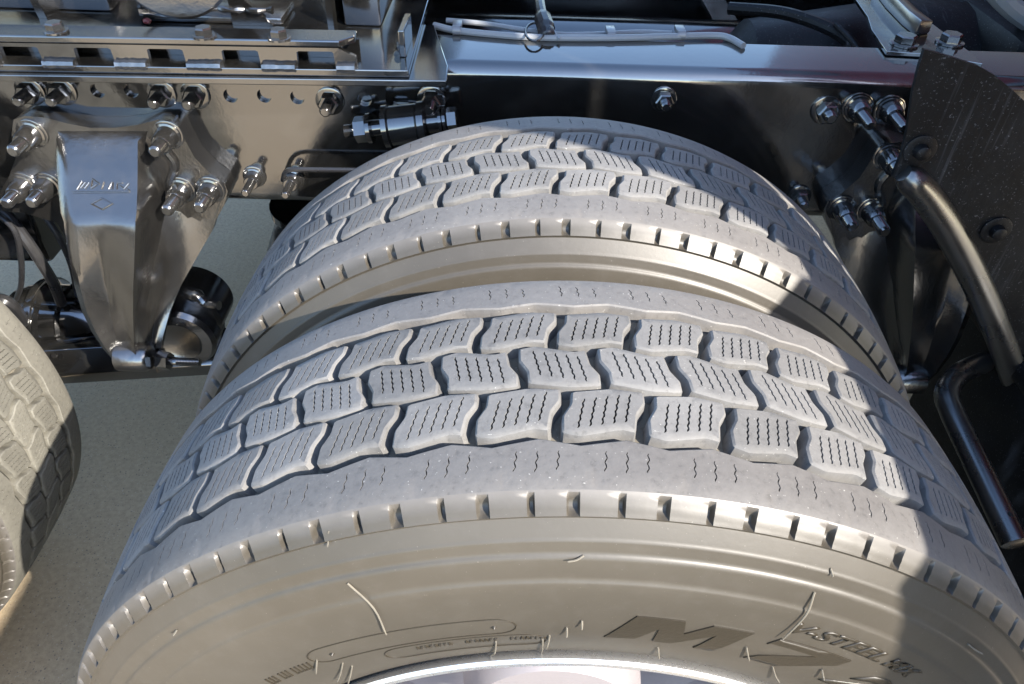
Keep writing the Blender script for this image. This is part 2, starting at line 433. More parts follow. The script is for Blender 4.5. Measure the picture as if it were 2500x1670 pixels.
BARREL = ring([(-.128, .2890), (-.110, .2845), (-.085, .281), (-.060, .274), (-.02, .262), (.03, .256), (.05, .250), (.058, .235), (.056, .20), (.045, .165), (.03, .14), (.02, .10), (.02, .0)], 'wheel_silver', 'wheel_disc')
HUB = ring([(.02, .11), (-.03, .105), (-.05, .09), (-.055, .03), (-.055, 0)], 'wheel_silver', 'hub_cap', 48)
BACK = ring([(.128, .296), (.10, .285), (.0, .285), (-.10, .285), (-.128, .296)], 'wheel_silver', 'rim_barrel')
def wheel(label, x, y, phase, tread, outer, group, blocks=True):
    t = thing('wheel_assembly', label, 'wheel', (x, y, HUBZ), group); t.rotation_euler = (0, rad(phase), 0)
    put('casing', CASING, t); put('tread_base', FLOOR, t)
    for r in RIBS: put('shoulder_rib', r, t)
    for i, (yy, fl, a) in enumerate(ROWS):
        for k in range(NP):
            b = put('tread_block', BLOCKS[i], t); b.rotation_euler = (0, rad(a+k*PD), 0)
    if tread != 'tread_rubber':
        for ch in t.children:
            if ch.name.startswith(('tread_block', 'shoulder_rib')):
                ch.material_slots[0].link = 'OBJECT'; ch.material_slots[0].material = MATS[tread]
    if outer:
        d = put('wheel_disc', BARREL, t); put('rim_flange', RIM, d); put('hub_cap', HUB, d)
    else: put('rim_barrel', BACK, t)
    return t
OUT = wheel('outer twin truck wheel with large lettering on its sidewall and a silver rim', 0, 0, 0, 'tread_rubber', True, 'twin wheels of the axle')
INN = wheel('inner twin truck wheel between the lettered outer wheel and the black chassis rail', 0, .34, .9, 'tread_rubber', False, 'twin wheels of the axle')
OUT2 = wheel('dusty beige outer truck wheel of the next axle with a silver rim', -1.3, 0, 1.1, 'pale_rubber', True, 'wheels of the next axle')
LFT = wheel('dusty beige inner truck wheel of the next axle beside the flat black rod', -1.3, .34, 2.6, 'pale_rubber', False, 'wheels of the next axle')

# --- lettering and marks on the outer wheel's sidewall (polar coordinates, parts of that wheel)
def polar(px, py):
    Y = -.1495
    for _ in range(4):
        P = onY(px, py, Y); r = math.hypot(P.x, P.z-HUBZ); Y = -wall_y(min(max(r, .305), .48))
    return math.atan2(P.x, P.z-HUBZ), r
def sw(a, r, h=0.0): y = wall_y(r)+h; return (r*sin(a), -y, r*cos(a))
zb = lambda L: [polar(1300+x/1.9567, 1100+y/1.9567) for x, y in L]
za = lambda L: [polar(150+x/1.9567, 1100+y/1.9567) for x, y in L]
def dens(poly, n=4):
    out = []; m = len(poly)
    for i in range(m):
        a, b = poly[i], poly[(i+1) % m]; out += [(a[0]+(b[0]-a[0])*k/n, a[1]+(b[1]-a[1])*k/n) for k in range(n)]
    return out
def raised(poly, name, h=.0011, mat='letter_rubber', n=4):
    p = dens(poly, n); q = [(a*.38, r) for a, r in p]      # near-metric for the triangulation
    mb = MB(); ov, fs = cdt(q, (), grid_pts(q, (), .008, .003))
    mb.add([sw(a/.38, r, h) for a, r in ov], fs); m = len(p)
    mb.add([sw(a, r, h) for a, r in p]+[sw(a, r, -.0008) for a, r in p], [(i, (i+1) % m, m+(i+1) % m, m+i) for i in range(m)])
    return put(name, weld_mesh(mb, name, mat, 30), OUT)
MATS['letter_rubber'] = None
m, t_, n_, l_, b_ = new_mat('letter_rubber'); b_.inputs['Base Color'].default_value = (.026, .021, .014, 1); b_.inputs['Roughness'].default_value = .42
_g = t_.nodes.new('ShaderNodeNewGeometry'); bump(t_, noise(t_, _g.outputs['Position'], 260, 3), .3, .0008, b_); MATS['letter_rubber'] = m
raised(zb([(340, 886), (500, 788), (732, 812), (722, 872), (868, 835), (1060, 868), (855, 952), (765, 937), (878, 880), (655, 915), (572, 905), (605, 848), (485, 893)]), 'raised_letter')
raised(zb([(1118, 919), (1190, 895), (1522, 1000), (1450, 1022), (1150, 1022), (1005, 984), (1080, 974), (1355, 982), (1140, 917)]), 'raised_letter')
def font_mesh(txt, a0, a1, r0, r1, name, shear=0.3, h=.0012, off=0.0, upside=False):
    cu = bpy.data.curves.new('lettering', 'FONT'); cu.body = txt; cu.size = 1; cu.shear = shear; cu.offset = off; cu.resolution_u = 3
    ob = bpy.data.objects.new('lettering_tmp', cu); COL.objects.link(ob)
    dg = bpy.context.evaluated_depsgraph_get(); me = bpy.data.meshes.new_from_object(ob.evaluated_get(dg)); bpy.data.objects.remove(ob); 
    bm = bmesh.new(); bm.from_mesh(me)
    bmesh.ops.triangulate(bm, faces=bm.faces[:])
    for _ in range(2): bmesh.ops.subdivide_edges(bm, edges=[e for e in bm.edges if e.calc_length() > .25], cuts=1); bmesh.ops.triangulate(bm, faces=bm.faces[:])
    ex = bmesh.ops.extrude_face_region(bm, geom=bm.faces[:]); top = {v for v in ex['geom'] if isinstance(v, bmesh.types.BMVert)}
    for v in top: v.co.z = 1
    xs = [v.co.x for v in bm.verts]; ys = [v.co.y for v in bm.verts]; x0, x1, y0, y1 = min(xs), max(xs), min(ys), max(ys)
    for v in bm.verts:
        s = (v.co.x-x0)/(x1-x0); q = (v.co.y-y0)/(y1-y0)
        v.co = sw(a0+(a1-a0)*s, r0+(r1-r0)*q, h if v.co.z > .5 else -.0008)
    bmesh.ops.recalc_face_normals(bm, faces=bm.faces); bm.to_mesh(me); bm.free(); me.materials.clear(); me.materials.append(MATS['letter_rubber'])
    return put(name, me, OUT)
font_mesh('2', rad(33.3), rad(41.5), .357, .394, 'raised_letter', .55, .0011, .05)
font_mesh('9', rad(42.5), rad(51), .357, .394, 'raised_letter', .55, .0011, .05)
font_mesh('V-STEEL', rad(21.8), rad(34.6), .4065, .4195, 'small_lettering', .35, .0012, .02)
font_mesh('MIX', rad(35.4), rad(40.6), .4065, .4190, 'small_lettering', .35, .0014, .05)
def outline(a0, a1, r0, r1, name, rad_=.0006):
    pts = []; h = (r1-r0)/2; ae = h/.38*1.5; rc = (r0+r1)/2
    for k in range(40): t = k/39; pts.append((a0+ae+(a1-a0-2*ae)*t, r1))
    for k in range(1, 12): t = pi*k/12; pts.append((a1-ae+ae*sin(t), rc+h*cos(t)))
    for k in range(40): t = 1-k/39; pts.append((a0+ae+(a1-a0-2*ae)*t, r0))
    for k in range(1, 12): t = pi*k/12; pts.append((a0+ae-ae*sin(t), rc-h*cos(t)))
    pts.append(pts[0]); mb = MB(); mb.tube([sw(a, r, .0002) for a, r in pts], rad_, 6); return mb.build(name, 'letter_rubber', OUT)
outline(rad(-34.5), rad(-7.8), .366, .389, 'raised_outline')
outline(rad(-26), rad(-4.5), .338, .3615, 'raised_outline')
# a line of tiny raised marks inside the lower outline, too small to read
rr_ = random.Random(3)
for k in range(22):
    a = rad(-21.2+k*.62+(1.6 if k > 7 else 0)+(1.4 if k > 14 else 0)); mb = MB()
    rr0 = .3520+rr_.random()*.0008
    mb.tube([sw(a, rr0, .0004), sw(a+.003, rr0+.0045, .0004), sw(a+.0065, rr0+rr_.choice((.0, .004)), .0004)], .0007, 5); mb.build('tiny_mark', 'letter_rubber', OUT)
for a in (-43.5, -41, -38.6, -37.2):
    mb = MB(); a = rad(a)
    for q in (0, .012, .024): mb.tube([sw(a+q, .3655, .0004), sw(a+q+.008, .376, .0004)], .0008, 5)
    mb.tube([sw(a, .3655, .0004), sw(a+.026, .3655, .0004)], .0008, 5); mb.build('worn_mark', 'letter_rubber', OUT)
# moulding hairs: (angle, radius) base -> hanging tip, from photo pixels
HAIR = [((850, 1416), (913, 1478), (945, 1538)), ((1988, 1442), (1964, 1490), (1908, 1550)), ((1423, 1326), (1405, 1332), (1384, 1337)), ((1211, 1565), (1208, 1590), (1204, 1604)), ((1325, 1560), (1324, 1580), (1322, 1597)),
        ((1342, 1550), (1338, 1565), (1333, 1575)), ((860, 1625), (856, 1645), (851, 1662)), ((837, 1618), (832, 1640), (825, 1655)), ((1607, 1580), (1607, 1590), (1608, 1600)), ((1822, 1578), (1824, 1590), (1827, 1602)),
        ((1886, 1626), (1892, 1645), (1900, 1656)), ((2362, 1570), (2378, 1580), (2394, 1585)), ((1421, 1513), (1421, 1520), (1420, 1526)), ((1384, 1530), (1384, 1538), (1383, 1545)), ((800, 1305), (801, 1315), (802, 1325)),
        ((2006, 1632), (2007, 1640), (2009, 1650)), ((774, 1610), (774, 1622), (774, 1634)), ((2022, 1370), (2023, 1374), (2023, 1378)), ((433, 1535), (430, 1538), (427, 1540))]
for h in HAIR:
    pts = []
    for i, q in enumerate(h):
        a, r = polar(*q); pts.append(sw(a, max(r, .306), .0006+.0016*i))
    mb = MB(); mb.tube(spline(pts, 4), [.0008]*5+[.0007]*3+[.0004], 6); mb.build('moulding_hair', 'groove_rubber', OUT)
for q in ((1206, 1531), (811, 1596)):      # little pips inside the outline
    a, r = polar(*q); mb = MB(); mb.lathe(sw(a, r, -.0005), (0, -1, .15), [(0, .0022), (.0016, .0016), (.003, .0004)], 10); mb.build('moulding_pip', 'letter_rubber', OUT)

# ---------------------------------------------------------------- fasteners
AX = Vector((0, -1, 0))
def rod_mesh(L, r, thread=True):
    prof = [(-.004, r*.8)]; h = 0.0
    if thread:
        while h < L-.004: prof += [(h, r), (h+.0012, r*.93)]; h += .0024
    else: prof += [(0, r)]
    prof += [(L-.003, r*.97), (L-.001, r*.80), (L, r*.66)]
    return MB().lathe((0, 0, 0), AX, prof, 18)
_cache = {}
def stud(parent, p, L=.06, r=.0085, nut='collar', nr=.0165, nh=.03, mat='stud_paint', thread=True):
    key = (L, r, nut, nr, nh, mat, thread)
    if key not in _cache:
        a = rod_mesh(L, r, thread).mesh('stud_bolt', mat)
        if nut == 'collar': b = MB().lathe((0, 0, 0), AX, [(.003, nr*1.18), (.006, nr*1.18), (.007, nr), (nh*.55, nr*.96), (nh*.92, nr*.86), (nh, nr*.74), (nh, r*.9)], 24, cap=False).mesh('nut', mat)
        else: b = MB().lathe((0, 0, 0), AX, [(.003, nr*.9), (.004, nr), (nh-.002, nr), (nh, nr*.86), (nh, r*.9)], 6, cap=False).mesh('nut', mat, smooth=20)
        c = MB().lathe((0, 0, 0), AX, [(0, nr*1.36), (.0025, nr*1.36), (.0031, nr*1.28), (.0031, r)], 28, cap=False).mesh('washer', mat)
        _cache[key] = (a, b, c)
    a, b, c = _cache[key]
    o = put('stud_bolt', a, parent); o.location = Vector(p)-(parent.location if parent else Vector()); put('nut', b, o); put('washer', c, o)
    return o

# ---------------------------------------------------------------- chassis rail
WY = .64; ZT = .976; RB = .020; ZB = .735; TH = .008
def rail_profile(WY, sg):
    o = []; n = 8
    o.append((WY+sg*.114, ZT)); 
    for k in range(n+1): a = pi/2*k/n; o.append((WY+sg*(RB-RB*sin(a)), ZT-RB+RB*cos(a)))
    for k in range(n+1): a = pi/2*k/n; o.append((WY+sg*(RB-RB*cos(a)), ZB+RB-RB*sin(a)))
    o.append((WY+sg*.09, ZB)); o.append((WY+sg*.09, ZB+TH)); ri = RB-TH
    for k in range(n, -1, -1): a = pi/2*k/n; o.append((WY+sg*(RB-ri*cos(a)), ZB+RB-ri*sin(a)))
    for k in range(n, -1, -1): a = pi/2*k/n; o.append((WY+sg*(RB-ri*sin(a)), ZT-RB+ri*cos(a)))
    o.append((WY+sg*.114, ZT-TH)); return o
def rail(name, label, WYv, sg, x0=-2.4, x1=3.0):
    t = thing(name, label, 'chassis rail', (0, WYv, ZB)); P = rail_profile(0, sg); xs = [x0+(x1-x0)*k/30 for k in range(31)]; mb = MB(); n = len(P)
    vs = [(x, y, z-ZB) for x in xs for y, z in P]
    fs = [(i*n+k, i*n+(k+1) % n, (i+1)*n+(k+1) % n, (i+1)*n+k) for i in range(len(xs)-1) for k in range(n)]
    fs += [tuple(range(n)), tuple((len(xs)-1)*n+k for k in range(n))[::-1]]
    mb.add(vs, fs); mb.build('channel', 'black_paint', t, smooth=30); return t
RAIL = rail('chassis_rail', 'long glossy black steel chassis rail running above the inner wheel', WY, 1)
FAR = rail('chassis_rail', 'black chassis rail on the far side behind the crossmembers', 1.54, -1)
# loose bolts on the rail web (photo pixels)
for (x, y) in ((1620, 250),): stud(RAIL, onY(x, y-8, WY), .03, .008, 'hex', .014, .016)
stud(RAIL, onY(2015, 268, WY), .032, .009, 'hex', .016, .02)
for (x, y) in ((2092, 262), (2170, 268)): stud(RAIL, onY(x, y, WY), .062, .008, 'collar', .0165, .026)
stud(RAIL, onY(1950, 478, WY), .035, .008, 'hex', .014, .016)
for (x, y) in ((622, 430), (716, 435)): stud(RAIL, onY(x, y, WY), .055, .0068, 'collar', .0135, .024)
# thin pipe along the web
mb = MB(); mb.tube(spline([onY(690, 440, .632), onY(697, 420, .618), onY(720, 414, .612), onY(780, 414, .612), onY(900, 416, .612), onY(1050, 420, .612)], 6), .0035, 8); 
tag(mb.build('brake_pipe', 'hose_rubber'), 'thin bent metal pipe fixed low on the rail web behind the tyre', 'pipe')

# ---------------------------------------------------------------- fifth wheel mount at the left
FM = thing('coupling_mount', 'black welded steel coupling mount bolted on the rail with slotted angle bar', 'coupling mount', (-.6, .62, ZT))
L0 = Vector((-.6, .62, ZT)); loc = lambda p: Vector(p)-L0
# side leg against the web with drilled holes
XR = onY(1085, 270, .632).x; zl = onY(600, 268, .632).z; zt = ZT-.004
holes_px = [(238, 222), (320, 222), (563, 234), (645, 234), (726, 238), (890, 243), (980, 246)]
hs = [circle((onY(x, y, .632).x, onY(x, y, .632).z), .0105) for x, y in holes_px]
mb = MB(); prism(mb, [(-1.5, zl-.006), (XR, zl), (XR, zt-.018), (-1.5, zt-.018)], hs, lambda u, v: loc((u, .632, v)), lambda u, v: loc((u, .6395, v)))
mb.build('side_plate', 'black_paint', FM, smooth=25)
for (x, y) in ((74, 222), (152, 222), (396, 228), (478, 231), (806, 246), (1053, 243)): stud(FM, onY(x, y, .632), .040, .0085, 'hex', .0155, .018)
# lower plate, upper plate, each a level sheet cut along the photo's edges
def plate(name, px, z, th, mat='black_paint', bevel=.0015):
    P = [onZ(x, y, z) for x, y in px]; mb = MB(); n = len(P)
    mb.add([loc(p) for p in P]+[loc(p)-Vector((0, 0, th)) for p in P], [tuple(range(n)), tuple(range(2*n-1, n-1, -1))]+[(i, (i+1) % n, n+(i+1) % n, n+i) for i in range(n)])
    return mb.build(name, mat, FM, smooth=20, bevel=bevel)
plate('lower_plate', [(-500, 176), (1090, 197), (1094, 160), (1060, 60), (-500, 40)], .986, .0095)
plate('base_plate', [(-500, 150), (997, 172), (1046, 0), (1070, -80), (-400, -140)], .9965, .010)
# slotted angle bar standing on the base plate
zA = .9967; zA2 = 1.0225
A0 = onZ(-300, 148, zA); A1 = onZ(872, 166, zA); ax = (A1-A0).normalized(); LA = (A1-A0).length
px2u = lambda x, y: (onZ(x, y, zA)-A0).dot(ax)
slots = [(8, 103), (191, 282), (370, 458), (551, 641), (732, 823), (-170, -80)]
H = zA2-zA; sl_ = []
for a, b in slots:
    ua, ub = px2u(a, 155), px2u(b, 158); sl_.append((ua, ub))
sl_.sort(); low = [(0, 0)]
for ua, ub in sl_: low += [(ua, 0), (ua+.001, H*.76), (ua+.004, H*.82), (ub-.004, H*.82), (ub-.001, H*.76), (ub, 0)]
low += [(LA, 0), (LA, H*.55), (LA-.022, H), (0, H)]
yb = Vector((-ax.y, ax.x, 0))
mb = MB(); F0 = lambda u, v: loc(A0+ax*u+Vector((0, 0, v))); prism(mb, low, (), F0, lambda u, v: F0(u, v)+yb*.008)
AB = mb.build('angle_bar', 'black_paint', FM, smooth=20)
mb = MB(); q = [loc(A0+Vector((0, 0, H+.0005))), loc(A0+ax*(LA-.020)+Vector((0, 0, H+.0005))), loc(A0+ax*(LA-.002)+yb*.018+Vector((0, 0, H+.0005))), loc(A0+ax*(LA-.002)+yb*.042+Vector((0, 0, H+.0005))), loc(A0+yb*.042+Vector((0, 0, H+.0005)))]
n = len(q); mb.add(q+[p+Vector((0, 0, .009)) for p in q], [tuple(range(n)), tuple(range(2*n-1, n-1, -1))]+[(i, (i+1) % n, n+(i+1) % n, n+i) for i in range(n)])
mb.build('angle_flange', 'black_paint', FM, smooth=20, bevel=.002)
# dark back wall of the mount seen through the slots
mb = MB(); mb.hexa([loc(A0+yb*.036), loc(A0+ax*LA+yb*.036), loc(A0+ax*LA+yb*.04), loc(A0+yb*.04)], [loc(A0+yb*.036+Vector((0, 0, H-.001))), loc(A0+ax*LA+yb*.036+Vector((0, 0, H-.001))), loc(A0+ax*LA+yb*.04+Vector((0, 0, H-.001))), loc(A0+yb*.04+Vector((0, 0, H-.001)))]); mb.build('inner_web', 'black_paint', FM, smooth=0)
# weld beads between the slots
prev = 0
for (ua, ub) in sl_+[(LA, LA)]:
    if ua-prev > .01:
        mb = MB(); pts = []; rs = []; rg = random.Random(int(ua*1000)); k = 0; u = prev+.002
        while u < ua-.001: pts.append(F0(u, .001)-yb*.0035); rs.append(.0058+rg.random()*.0014); u += .004
        if len(pts) > 2: mb.tube(pts, rs, 8); mb.build('weld_bead', 'cast_paint', FM)
    prev = ub
# hex bolts on the angle bar
def hexhead(parent, p, mat='black_paint', r=.014, h=.011, off=Vector((0, 0, 0))):
    mb = MB(); mb.lathe((0, 0, 0), (0, 0, 1), [(0, r*1.32), (.0025, r*1.32), (.003, r*1.2)], 24); mb.lathe((0, 0, .003), (0, 0, 1), [(0, r), (h-.002, r), (h, r*.86)], 6, phase=.3)
    o = mb.build('hex_bolt', mat, parent, smooth=20); o.location = p; return o
for (x, y) in ((138, 78), (500, 90), (682, 95)): hexhead(FM, loc(onZ(x, y, zA2+.0098)), 'stud_paint', .0115, .010)
# stop block at the plate's right end
b0 = onZ(960, 140, .9967); mb = MB(); bx = Vector((.30, .95, 0)).normalized()
P0 = onZ(975, 140, .9967); P1 = onZ(992, 95, .9967); d = (P1-P0); q = [P0, P1, P1+Vector((.009, 0, 0)), P0+Vector((.009, 0, 0))]
mb.hexa([loc(p) for p in q], [loc(p+Vector((0, 0, .036))) for p in q]); mb.build('stop_block', 'black_paint', FM, smooth=20, bevel=.0015)
mb = MB(); mb.tube([loc(P0+d*t+Vector((-.003+.002*sin(9*t), 0, .003))) for t in [k/12 for k in range(13)]], [.005+.0015*sin(k*2.1) for k in range(13)], 8); mb.build('weld_bead', 'cast_paint', FM)
# round pivot housing with gussets behind the angle bar
yg = onZ(415, 62, .9967).y; pc = onY(452, 38, yg-.062); pc.z += .084
mb = MB(); mb.lathe(loc(pc), AX, [(-.06, .085), (.012, .085), (.016, .081), (.016, .052), (.012, .050), (.012, .028), (.008, .026), (.008, 0.0)], 48); mb.build('pivot_housing', 'cast_paint', FM)
mb = MB(); mb.lathe(loc(pc)+AX*.010, AX, [(0, .020), (.02, .020), (.022, .018)], 24); mb.build('pivot_pin', 'cast_paint', FM)
for (xa, xb) in ((266, 352), (668, 566)):
    a = onZ(xa, 64, .9967); b = Vector((onZ(xb, 64, .9967).x, a.y, .9967)); c = b+Vector((0, 0, .06))
    mb = MB(); tr = [loc(a), loc(b), loc(c)]; mb.add(tr+[p+Vector((0, .010, 0)) for p in tr], [(0, 1, 2), (5, 4, 3), (0, 3, 4, 1), (1, 4, 5, 2), (2, 5, 3, 0)]); mb.build('gusset', 'black_paint', FM, smooth=0)
b = loc(Vector((pc.x, yg, .9967))); mb = MB(); mb.box(b.x-.11, b.x+.11, b.y+.012, b.y+.09, .021, .032); mb.build('pivot_foot', 'cast_paint', FM, bevel=.004)
mb = MB(); mb.tube([b+Vector((-.10+.01*k, .006+.004*sin(k*1.7), .023)) for k in range(21)], [.004+.0018*sin(k*2.6) for k in range(21)], 8); mb.build('weld_bead', 'cast_paint', FM)
mb = MB(); mb.box(b.x-.62, b.x-.16, b.y+.05, b.y+.17, .021, .12); mb.build('crossbeam', 'black_paint', FM, bevel=.004)
mb = MB(); mb.box(b.x+.20, b.x+.255, b.y+.02, b.y+.30, .021, .10); mb.build('crossbeam', 'black_paint', FM, bevel=.004)
CP = thing('coupling_plate', 'thick black greasy coupling plate above the chassis behind the pivot', 'coupling plate', (-.75, 1.2, 1.06))
mb = MB(); mb.box(-1.0, .55, -.33, .42, 0, .22); mb.build('plate', 'cast_paint', CP, bevel=.02)
mb = MB(); mb.box(-.7, .4, -.30, .38, -.06, 0); mb.build('underframe', 'black_paint', CP)
mb = MB(); p = loc(onZ(95, 45, .9967)); mb.hexa([p, p+Vector((.012, 0, 0)), p+Vector((.012, .12, 0)), p+Vector((0, .12, 0))], [p+Vector((-.01, 0, .07)), p+Vector((.002, 0, .07)), p+Vector((.002, .12, .07)), p+Vector((-.01, .12, .07))]); mb.build('rib_plate', 'black_paint', FM, smooth=0)
mb = MB(); p = loc(onZ(800, 60, .9967)); mb.hexa([p, p+Vector((.009, 0, 0)), p+Vector((.05, .16, 0)), p+Vector((.04, .16, 0))], [v+Vector((0, 0, .05)) for v in (p, p+Vector((.009, 0, 0)), p+Vector((.05, .16, 0)), p+Vector((.04, .16, 0)))]); mb.build('rib_plate', 'black_paint', FM, smooth=0)
mb = MB(); mb.tube([loc(onZ(354, 52, 1.004)), loc(onZ(360, 50, 1.006)), loc(onZ(366, 54, 1.004))], .004, 8); mb.build('wire_cap', 'red_wire', FM)

# ---------------------------------------------------------------- suspension bracket
BRX = -.66
BR = thing('suspension_bracket', 'big cast black suspension bracket with embossed mark, lit by the sun', 'bracket', (BRX, .64, .45), 'suspension brackets on the rail')
B0 = Vector((BRX, .64, .45)); bl = lambda p: Vector(p)-B0
PY = .602
# mounting flange against the rail web
fl_px = [(33, 292), (60, 283), (110, 287), (165, 302), (220, 312), (280, 312), (335, 305), (385, 292), (422, 296), (436, 308), (448, 335), (475, 385), (515, 425), (548, 448), (556, 468), (548, 500), (500, 585), (460, 655), (430, 700),
         (330, 700), (170, 600), (140, 545), (60, 520), (5, 515), (0, 470), (22, 430), (42, 375), (28, 330)]
P = [onY(x, y, PY) for x, y in fl_px]
mb = MB(); prism(mb, [(p.x, p.z) for p in P], (), lambda u, v: bl((u, PY, v)), lambda u, v: bl((u, .6395, v))); mb.build('mounting_flange', 'cast_paint', BR, smooth=25, bevel=.0025)
# raised centre: rows of (pixel y, x left, x right, depth)
RIBROWS = [(316, 112, 392, .604), (326, 128, 372, .5985), (345, 138, 354, .591), (400, 138, 354, .567), (460, 142, 353, .541), (520, 148, 350, .515), (542, 156, 346, .506), (556, 157, 346, .502), (575, 160, 345, .499), (640, 170, 342, .488), (700, 182, 338, .484), (760, 200, 336, .480), (810, 224, 335, .477), (850, 250, 335, .474), (880, 278, 340, .474), (898, 295, 346, .478)]
mb = MB(); vs = []; fs = []; NC = 13
for (y, xl, xr, Y) in RIBROWS:
    for k in range(NC):
        t = k/(NC-1); e = max(0, 1-min(t, 1-t)/.10)**2*.010
        lo = max(0, (y-545)/340); hollow = .020*min(1, lo*2.2)*max(0, 1-abs(2*t-1)*1.15)     # lower part is dished between two ribs
        vs.append(bl(onY(xl+(xr-xl)*t, y, Y+e+hollow)))
    # returns to the flange at both sides
for i in range(len(RIBROWS)-1):
    for k in range(NC-1): a = i*NC+k; fs.append((a, a+1, a+NC+1, a+NC))
base = len(vs)
for i, (y, xl, xr, Y) in enumerate(RIBROWS):
    vs.append(vs[i*NC]+Vector((-.004, max(.012, .61-Y-.01), -.0))); vs.append(vs[i*NC+NC-1]+Vector((.004, max(.012, .61-Y-.01), 0)))
for i in range(len(RIBROWS)-1):
    fs.append((base+2*i, i*NC, (i+1)*NC, base+2*i+2)); fs.append((i*NC+NC-1, base+2*i+1, base+2*i+3, (i+1)*NC+NC-1))
lr = len(RIBROWS)-1; fs.append(tuple([base+2*lr]+[lr*NC+k for k in range(NC)]+[base+2*lr+1])); fs.append(tuple([k for k in range(NC)][::-1]+[base, base+1]))
mb.add(vs, fs); CR = mb.build('centre_rib', 'cast_paint', BR, smooth=50)
# right side wall, from the flange down to the boss
SIDE = [(470, 352, 545, .600, .602), (560, 347, 520, .560, .600), (640, 344, 474, .530, .590), (700, 342, 440, .515, .575), (760, 340, 415, .502, .552), (820, 339, 398, .492, .528), (870, 342, 390, .487, .512), (898, 348, 384, .487, .505)]
mb = MB(); vs = []; fs = []; NS = 7
for (y, xl, xr, Ya, Yb) in SIDE:
    for k in range(NS): t = k/(NS-1); vs.append(bl(onY(xl+(xr-xl)*t, y, Ya+(Yb-Ya)*t+.012*sin(pi*t))))
m0 = len(vs); vs += [v+Vector((0, .014, 0)) for v in vs]; nr = len(SIDE)
for i in range(nr-1):
    for k in range(NS-1): a = i*NS+k; fs.append((a, a+1, a+NS+1, a+NS)); fs.append((m0+a+NS, m0+a+NS+1, m0+a+1, m0+a))
    fs.append((i*NS+NS-1, m0+i*NS+NS-1, m0+(i+1)*NS+NS-1, (i+1)*NS+NS-1)); fs.append((i*NS, (i+1)*NS, m0+(i+1)*NS, m0+i*NS))
mb.add(vs, fs); mb.build('side_wall', 'cast_paint', BR, smooth=40)
# thin curved stiffener on the side wall
pts = [onY(x, y, PY-.003) for x, y in ((408, 372), (424, 395), (425, 415), (416, 440), (418, 460))]
mb = MB(); mb.tube([bl(p) for p in spline(pts, 5)], .006, 8); mb.build('stiffener', 'cast_paint', BR)
# boss at the tip
tp = onY(318, 880, .478); mb = MB(); mb.lathe(bl(tp)+Vector((-.028, .012, -.003)), (1, 0, 0), [(0, .018), (.004, .024), (.05, .024), (.056, .02)], 24); mb.build('boss', 'cast_paint', BR)
studs_px = [((80, 325), .060), ((60, 452), .058), ((118, 452), .056), ((412, 328), .058), ((443, 462), .066), ((515, 462), .058)]
for (q, L) in studs_px: stud(BR, onY(*q, PY), L, .0095, 'collar', .0165, .034)
# embossed mark: underline, slanted strokes, diamond
def onrib(x, y):
    for (r0, r1) in zip(RIBROWS, RIBROWS[1:]):
        if r0[0] <= y <= r1[0]: t = (y-r0[0])/(r1[0]-r0[0]); return bl(onY(x, y, r0[3]+(r1[3]-r0[3])*t-.0008))
ez = lambda x, y: onrib(150+x/11.2, 400+y/11.2)
mb = MB(); mb.tube([ez(310+155*k, 778-1*k) for k in range(11)], .0012, 6)
for a, b in (((420, 700), (560, 480)), ((520, 660), (650, 500)), ((630, 670), (760, 510)), ((790, 660), (840, 410)), ((840, 410), (1030, 550)), ((800, 670), (960, 560)), ((1090, 690), (1150, 490)), ((1290, 690), (1390, 500)), ((1390, 500), (1380, 690)), ((1500, 690), (1510, 520)), ((1510, 520), (1660, 520)), ((1600, 600), (1720, 690)), ((1700, 690), (1840, 530)), ((1800, 690), (1860, 740))):
    mb.tube([ez(*a), ez((a[0]+b[0])/2, (a[1]+b[1])/2), ez(*b)], .0013, 6)
mb.build('embossed_mark', 'cast_paint', CR)
mb = MB(); dq = [(810, 1090), (1100, 940), (1400, 1090), (1115, 1250), (810, 1090)]; mb.tube([ez(*p) for p in dq], .0011, 6); mb.build('embossed_diamond', 'cast_paint', CR)
# second bracket on the other side of the axle (mirror image)
BR2 = copy_tree(BR); BR2.location = (.66-.085, .64, .45); BR2.scale = (-1, 1, 1)
BR2['label'] = 'cast black suspension bracket in shade next to the mudguard panel'
for o in list(BR2.children_recursive):
    if o.name.startswith('embossed'): bpy.data.objects.remove(o)

# ---------------------------------------------------------------- rod, eye and bolts below the bracket
TR = thing('torque_rod', 'flat black steel rod passing low behind the tip of the sunlit bracket', 'rod', (-.9, .62, .38))
T0 = Vector((-.9, .62, .38)); f0 = onY(100, 918, .60); f1 = onY(500, 893, .60); b1 = onZ(495, 838, f1.z)
zt_ = (f0.z+f1.z)/2; fd = (f1-f0).normalized(); A = f0-fd*.75; B = f1+fd*.05; dep = .068
q5 = [Vector((0, 0, 0)), Vector((0, .036, .034)), Vector((0, .075, .030)), Vector((0, .075, -.035)), Vector((0, .012, -.036))]
mb = MB(); v5 = [A+k-T0 for k in q5]+[B+k-T0 for k in q5]; mb.add(v5, [(0, 1, 2, 3, 4), (9, 8, 7, 6, 5)]+[(k, (k+1) % 5, 5+(k+1) % 5, 5+k) for k in range(5)]); mb.build('bar', 'black_paint', TR, bevel=.003)
mb = MB(); q = onY(158, 876, .64); mb.lathe(Vector((q.x, f0.y+.018, zt_+.018))-T0, (0, -.69, .73), [(-.002, .006), (.0015, .005)], 12); mb.build('rivet', 'cast_paint', TR)
EY = thing('rod_eye', 'round rubber bushed rod eye with a threaded bolt beside the tyre', 'rod eye', (-.55, .56, .45))
E0 = Vector((-.55, .56, .45)); ec = onY(440, 830, .565)
